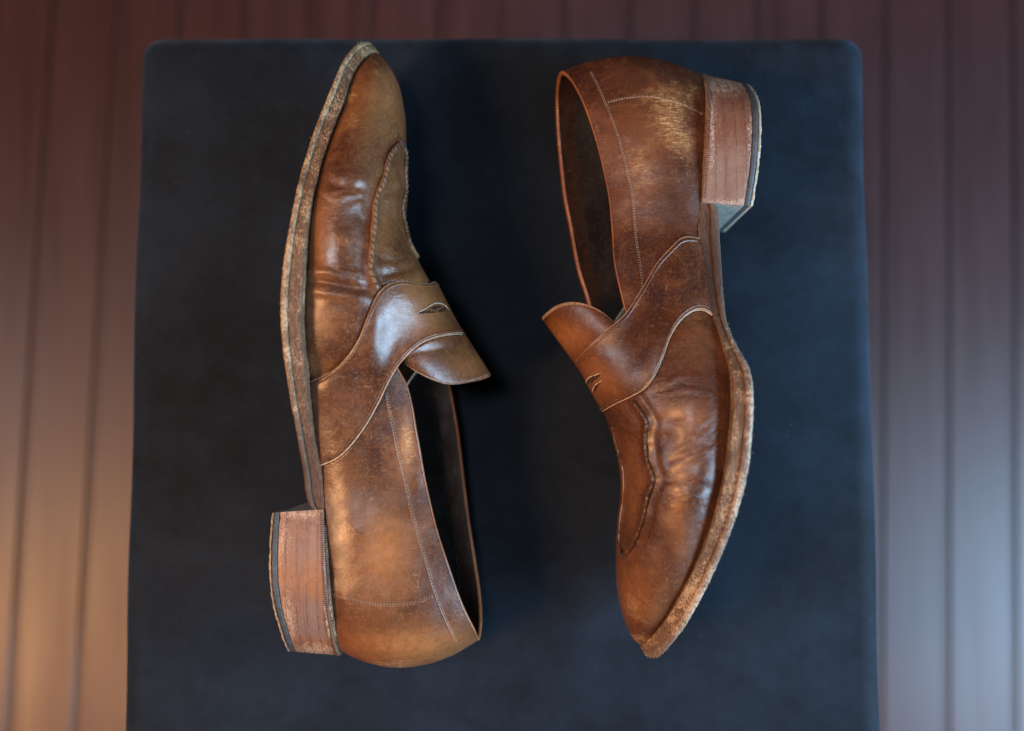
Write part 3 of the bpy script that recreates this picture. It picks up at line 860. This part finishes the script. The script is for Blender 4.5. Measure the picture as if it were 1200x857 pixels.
Z = lambda *k: k
LEFT = dict(
    label='left brown penny loafer lying on its side, toe pointing up, sole facing left',
    leather='leather_left', sole_mat='sole_left', stack='stack_left', fray=.028, slant=1, throat=12, rims=(2, 1), seam_r=.115, thread='thread_dark', strap_z=(5.0, 5.0), welt_frac=.66, fibres=50, skew=.75, hf=(.84, .955),
    # (feather px), (crest or near topline px), (far topline px), half width, half width at top, centre height, bow px
    rows=[((439, 62), (441, 62), None, .0, .0, 4.5, 0),
          ((429, 67), (450, 71), None, 1.0, .0, 4.5, 0),
          ((416, 83), (461, 86), None, 1.9, -.05, 4.55, 0),
          ((408, 103), (468, 102), None, 2.6, -.1, 4.6, 0),
          ((399, 127), (473, 130), None, 3.2, -.2, 4.7, 0),
          ((384, 167), (474.5, 160), None, 4.0, -.4, 4.9, 0),
          ((373, 200), (476, 190), None, 4.5, -.6, 5.1, 0),
          ((364, 240), (476, 222), None, 4.9, -.7, 5.3, 0),
          ((359, 275), (474, 258), None, 5.0, -.7, 5.35, 0),
          ((354, 327), (489, 303), None, 5.0, -.6, 5.35, 0),
          ((351.5, 374), (508, 337), None, 4.8, -.5, 5.2, 0),
          ((354, 415), (527, 374), None, 4.5, -.3, 5.0, 0),
          ((357, 440), (546, 408), None, 4.2, -.2, 4.7, 0),
          ((360, 462), (463, 424), (520, 430), 4.1, 3.4, 4.6, 0),
          ((363, 480), (476, 452), (527, 455), 3.95, 3.25, 4.4, 0),
          ((369, 520), (489, 515), (536, 503), 3.7, 3.0, 4.1, 0),
          ((379, 570), (498, 565), (543, 560), 3.5, 2.8, 3.8, 0),
          ((383, 620), (511, 620), (550, 614), 3.5, 2.7, 3.7, 2),
          ((385, 665), (525, 664), (557, 660), 3.4, 2.6, 3.6, 6),
          ((388, 705), (540, 706), (562.5, 700), 3.1, 2.1, 3.6, 12),
          ((394, 745), (555, 738), (564, 730), 2.1, 1.2, 3.6, 20),
          ((402, 764), (561, 750), (561, 750), .0, .0, 3.6, 25)],
    sole=[((443, 60), (435, 51), .0, 4.5), ((431, 63), (420, 51), 1.3, 4.5), ((416, 80), (405, 67), 2.2, 4.55), ((402, 118), (387, 106), 3.3, 4.7),
          ((384, 166), (366, 160), 4.2, 4.9), ((370, 212), (350, 213), 4.8, 5.2), ((361, 254), (341, 256), 5.2, 5.4), ((354, 327), (330, 329), 5.35, 5.5),
          ((351.5, 374), (329, 378), 5.2, 5.4), ((358, 447), (337, 449), 4.7, 4.9), ((366.5, 507), (348, 510), 4.0, 4.3), ((375, 548), (355, 550), 3.6, 3.9),
          ((380, 590), (363, 592), 3.3, 3.6), ((381.5, 603), (373, 604), 3.2, 3.6), ((383, 640), (373, 641), 3.4, 3.6), ((386, 690), (376, 691), 3.35, 3.6), ((391, 730), (382, 733), 2.7, 3.6),
          ((396, 753), (387, 756), 1.5, 3.6), ((402, 764), (394, 766), .0, 3.6)],
    heel=[((379, 597), (319, 601), 3.2, 3.6), ((379.5, 625), (316.5, 630), 3.35, 3.6), ((381, 665), (315.5, 668), 3.4, 3.6), ((384, 700), (318, 700), 3.2, 3.6), ((388, 735), (326, 732), 2.45, 3.6),
          ((393, 757), (333, 753), 1.4, 3.6), ((399, 768), (339, 763), .0, 3.6)],
    seam_near=[(467, 167), (456, 184), (449, 212), (440, 233), (438, 261), (435, 296), (434, 318), (441, 336)],
    seam_far=[(468, 166), (474, 176), (474, 200), (475, 222), (471, 240), (473, 260), (479, 285), (489, 303)],
    strap_toe=[(358, 450), (380.5, 440.5), (405, 419.5), (419, 398.5), (429.5, 374), (440, 348), (450.5, 335.5), (464.5, 330), (485.5, 333), (501, 334), (509, 330)],
    strap_heel=[(377, 545), (398, 535), (422.5, 507), (443.5, 472), (457.5, 444), (471.5, 423), (492.5, 404), (517, 395), (541, 392)],
    slots=[[(489, 368), (498, 363.5), (508, 359), (519, 359), (525, 364), (514, 366), (500, 367.5)]],
    slot_rims=[[(488, 367), (500, 361), (510, 355.5), (520, 357), (526, 363)]],
    tongue_edge=[(471.5, 425), (485.5, 435), (503, 444), (527.5, 451), (559, 446), (578, 439)],
    tongue_base=[(462, 400), (480, 392), (500, 384), (520, 378), (537, 376)],
    tongue_z=(4.9, 4.7), tongue_w=3.3,
    collar=[(450.5, 460), (456, 486), (464.5, 528), (475, 572), (484, 610), (492, 640), (498.5, 661), (508.6, 696), (519, 722), (533, 753)],
    counter=[(387.5, 697), (411, 703), (434, 708), (457.6, 709.6), (481, 707.6), (508, 699)],
    creases=[([(376, 210), (392, 216), (410, 220), (432, 222)], .12, 6), ([(390, 232), (404, 226), (420, 227)], .05, 2.5), ([(398, 240), (412, 234), (430, 231)], .06, 4),
             ([(352, 329), (380, 331), (408, 336), (439, 341)], .22, 5), ([(366, 322), (392, 325), (420, 330)], .05, 2.5), ([(372, 338), (396, 341), (420, 343)], .04, 2.5), ([(385, 315), (405, 322), (428, 327)], .04, 2.5),
             ([(445, 232), (456, 226), (474, 226)], .09, 4), ([(446, 322), (470, 318), (492, 308)], .10, 5), ([(444, 300), (460, 306), (480, 300)], .05, 4), ([(360, 225), (375, 230), (392, 240)], .03, 2.5), ([(420, 250), (428, 262), (426, 278)], .05, 4)],
    dents=[(415, 250, 22, -.2), (382, 270, 28, .22), (425, 300, 14, -.14), (400, 195, 22, .12), (455, 270, 16, -.14), (400, 360, 24, .06)],
    amber=[(450, 645, 34, 52, .8), (470, 755, 90, 26, .8), (476, 520, 9, 30, 1.), (430, 120, 40, 40, .45), (375, 300, 12, 90, .4), (500, 355, 40, 40, .5), (555, 430, 30, 20, .6), (452, 250, 20, 60, .35), (400, 570, 30, 50, .3)],  # also paints the quarter's warm light band and the collar highlight
    sole_scuff=[(332, 330, 8, 120, .3), (400, 80, 20, 30, .2)], heel_scuff=[(325, 630, 14, 34, .8), (333, 735, 14, 40, 1.), (370, 762, 30, 9, .9), (350, 603, 40, 6, .8)], sole_dark=[(352, 560, 30, 60, .9)],
    wrinkle=[(400, 235, 26, 26, 1.), (410, 325, 34, 14, 1.), (460, 270, 18, 60, .6), (375, 400, 12, 60, .3)], crease_gain=.8, crease_w=1.15,
    scuff=[(437, 85, 14, 14, .35), (412, 112, 6, 8, .9), (413, 145, 7, 22, .45), (460, 780, 50, 5, .6), (477, 520, 8, 24, .75)],  # scuffs, except the last spot: the collar highlight painted in
    dark=[(420, 255, 26, 18, .5), (372, 500, 22, 60, .8), (392, 640, 16, 90, .95), (408, 590, 20, 40, .5), (420, 340, 40, 9, .5), (520, 700, 18, 50, .6), (447, 330, 10, 10, .5), (490, 585, 34, 18, .75), (545, 735, 20, 20, .5), (430, 490, 30, 20, .35), (360, 300, 8, 120, .5), (440, 735, 60, 12, .35), (395, 200, 24, 14, .4)])  # also paints shaded bands on the quarter into the leather colour
RIGHT = dict(
    label='right, darker penny loafer lying on its side, scratched heel counter up, toe pointing down',
    leather='leather_right', sole_mat='sole_right', stack='stack_right', fray=.032, slant=-1, throat=12, rims=(1, 2), seam_r=.10, thread='thread', strap_z=(5.0, 5.0), welt_frac=.60, fibres=130, skew=0., hf=(.83, .94),
    rows=[((755, 757), (753, 757), None, .0, .0, 4.5, 0),
          ((767, 745), (743, 749), None, 1.0, .0, 4.5, 0),
          ((784, 721), (733, 731), None, 2.1, -.05, 4.55, 0),
          ((796, 701), (728, 712), None, 2.8, -.1, 4.6, 0),
          ((808, 680), (724.5, 690), None, 3.4, -.2, 4.7, 0),
          ((825, 643), (723, 650), None, 4.1, -.4, 4.9, 0),
          ((838, 608), (725, 612), None, 4.6, -.6, 5.1, 0),
          ((848, 570), (729, 578), None, 4.9, -.7, 5.3, 0),
          ((855, 530), (725, 535), None, 5.0, -.7, 5.35, 0),
          ((861, 480), (715, 500), None, 5.0, -.6, 5.35, 0),
          ((856, 423), (704, 470), None, 4.8, -.5, 5.2, 0),
          ((845, 390), (691, 444), None, 4.5, -.3, 5.0, 0),
          ((834, 360), (673, 414), None, 4.2, -.2, 4.7, 0),
          ((829, 345), (740, 392), (694, 376), 4.1, 3.4, 4.6, 0),
          ((824, 328), (731, 354), (689, 354), 3.95, 3.25, 4.4, 0),
          ((821, 300), (721, 308), (677, 315), 3.7, 3.0, 4.1, 0),
          ((819, 268), (718, 266), (668, 266), 3.5, 2.8, 3.8, 0),
          ((820, 236), (714.5, 232), (662, 236), 3.5, 2.7, 3.7, 0),
          ((823, 197), (707, 194), (657, 194), 3.5, 2.6, 3.6, -2),
          ((826, 160), (697, 157), (653.5, 152), 3.3, 2.4, 3.6, -5),
          ((826, 125), (685, 122), (652.5, 118), 2.8, 1.9, 3.6, -10),
          ((824, 101), (671, 95), (653.5, 97), 1.9, 1.0, 3.6, -16),
          ((818, 88), (658, 84), (658, 84), .0, .0, 3.6, -21)],
    sole=[((750, 757), (756, 768), .0, 4.5), ((764, 748), (771, 770), 1.3, 4.5), ((784, 723), (798, 741), 2.4, 4.55), ((806, 684), (824, 697), 3.5, 4.7),
          ((825, 643), (846, 650), 4.3, 4.9), ((840, 602), (863, 605), 4.9, 5.2), ((851, 558), (875.5, 559), 5.2, 5.4), ((858, 512), (881, 512), 5.35, 5.5),
          ((861, 470), (883, 470), 5.3, 5.5), ((858.6, 436), (879, 434), 5.15, 5.3), ((849, 406), (866, 410), 4.8, 5.0), ((837, 373), (852, 378), 4.4, 4.6), ((828, 343), (848, 345), 4.0, 4.3),
          ((821, 300), (845, 302), 3.6, 3.9), ((818.5, 268), (843, 270), 3.4, 3.7), ((820, 243), (841, 246), 3.25, 3.6), ((821.5, 230), (832, 231), 3.2, 3.6), ((824, 200), (834, 201), 3.4, 3.6),
          ((827, 160), (837, 160), 3.4, 3.6), ((828, 125), (838, 126), 2.8, 3.6), ((826, 102), (836, 106), 1.8, 3.6), ((821, 87), (829, 92), .0, 3.6)],
    heel=[((823, 237), (882, 242), 3.2, 3.6), ((826, 200), (889, 199), 3.35, 3.6), ((828, 165), (892, 160), 3.4, 3.6), ((829, 130), (891.5, 130), 3.0, 3.6), ((828, 106), (888, 114), 2.1, 3.6), ((825, 94), (882, 104), 1.1, 3.6), ((822, 88), (876, 100), .0, 3.6)],
    seam_near=[(741, 469), (750.5, 482), (758, 494), (756.5, 512), (759, 540), (766, 563), (760, 580), (754, 608), (743, 636), (732, 652)],
    seam_far=[(718, 500), (726, 530), (731, 550), (732, 577), (728, 608), (726.5, 633), (730, 652)],
    strap_toe=[(834, 371), (825, 365), (814, 365), (799, 376), (787, 394), (778, 418), (768.6, 439.5), (756.5, 456), (741, 465), (723, 473), (709, 481)],
    strap_heel=[(819, 281), (800, 280), (786.7, 292), (770, 311), (762.6, 324), (747, 348.5), (732, 370), (711, 388), (690, 406), (677, 422)],
    slots=[[(686, 447), (693, 441), (703, 439), (699, 444), (690, 450)], [(693, 456), (697, 450), (705, 447), (701, 452), (696, 459)]],
    slot_rims=[[(686, 449), (690, 443), (697, 440), (705, 437)], [(694, 459), (697, 452), (706, 446)]],
    tongue_edge=[(723, 381), (708, 367), (690, 357.6), (668.5, 354), (650, 359), (633, 373)],
    tongue_base=[(740, 410), (724, 420), (708, 430), (694, 438), (684, 442)],
    tongue_z=(4.9, 4.7), tongue_w=3.3,
    collar=[(690, 85), (698, 100), (705, 116), (718, 148), (729.5, 187), (739, 230), (741, 253), (744, 285), (749, 318), (750.5, 340)],
    counter=[(711.5, 120), (734, 114.7), (760.5, 113), (783, 117), (803, 123.5), (824, 134)],
    creases=[([(786, 536), (806, 531), (826, 521), (850, 506)], .06, 2.6), ([(796, 530), (816, 521), (846, 497)], .045, 2.2), ([(790, 524), (812, 513), (838, 492)], .045, 2.2), ([(800, 534), (822, 527), (848, 513)], .03, 2.),
             ([(758, 466), (780, 457), (806, 452), (838, 458)], .05, 2.6), ([(775, 458), (800, 447), (830, 447)], .04, 2.2), ([(770, 470), (796, 463), (830, 466)], .04, 2.4), ([(764, 573), (782, 564), (804, 566), (838, 574)], .12, 4), ([(775, 580), (800, 574), (826, 580)], .03, 2.2),
             ([(760, 497), (780, 491), (804, 488)], .08, 4.5), ([(764, 556), (782, 557), (798, 549)], .07, 4), ([(762, 530), (774, 520), (784, 506)], .05, 4), ([(806, 375), (826, 400), (846, 420)], .05, 3), ([(845, 420), (838, 450), (842, 480)], .03, 3), ([(780, 545), (790, 538), (806, 536)], .04, 2.5)],
    dents=[(775, 512, 18, -.22), (790, 592, 26, .16), (745, 540, 14, -.12), (812, 482, 24, .20), (800, 550, 18, -.14), (830, 545, 18, .12), (785, 440, 22, -.10)],
    amber=[(745, 170, 40, 60, .4), (800, 490, 40, 18, .5), (795, 590, 12, 60, .6), (740, 690, 40, 40, .55), (665, 395, 26, 20, .8), (700, 445, 26, 24, .6), (740, 580, 12, 50, .5), (815, 400, 30, 30, .3)],
    sole_scuff=[(884, 520, 8, 80, .6), (866, 620, 12, 70, .4), (822, 720, 26, 40, .6)], heel_scuff=[(850, 100, 40, 14, .9), (884, 160, 10, 60, .6), (835, 150, 5, 60, .8), (860, 238, 40, 5, .8)], sole_dark=[(838, 310, 26, 75, 1.0)],
    wrinkle=[(818, 515, 36, 26, 1.), (800, 460, 40, 18, .9), (795, 575, 34, 16, 1.), (815, 400, 30, 30, .5), (745, 560, 12, 60, .6)], crease_gain=.5, crease_w=1.5,
    scuff=[(787, 140, 19, 32, 1.0), (780, 112, 30, 12, .7), (750, 196, 18, 30, .45), (800, 165, 14, 16, .8), (745, 712, 14, 18, .5), (748, 750, 14, 8, 1.), (698, 150, 7, 8, .4)],
    dark=[(770, 90, 60, 16, .5), (735, 160, 30, 50, .35), (790, 240, 24, 40, .6), (750, 385, 30, 40, .45), (815, 430, 30, 40, .35), (780, 520, 20, 40, .4), (770, 640, 22, 60, .35), (736, 640, 8, 40, .3)])
build(LEFT)
build(RIGHT)
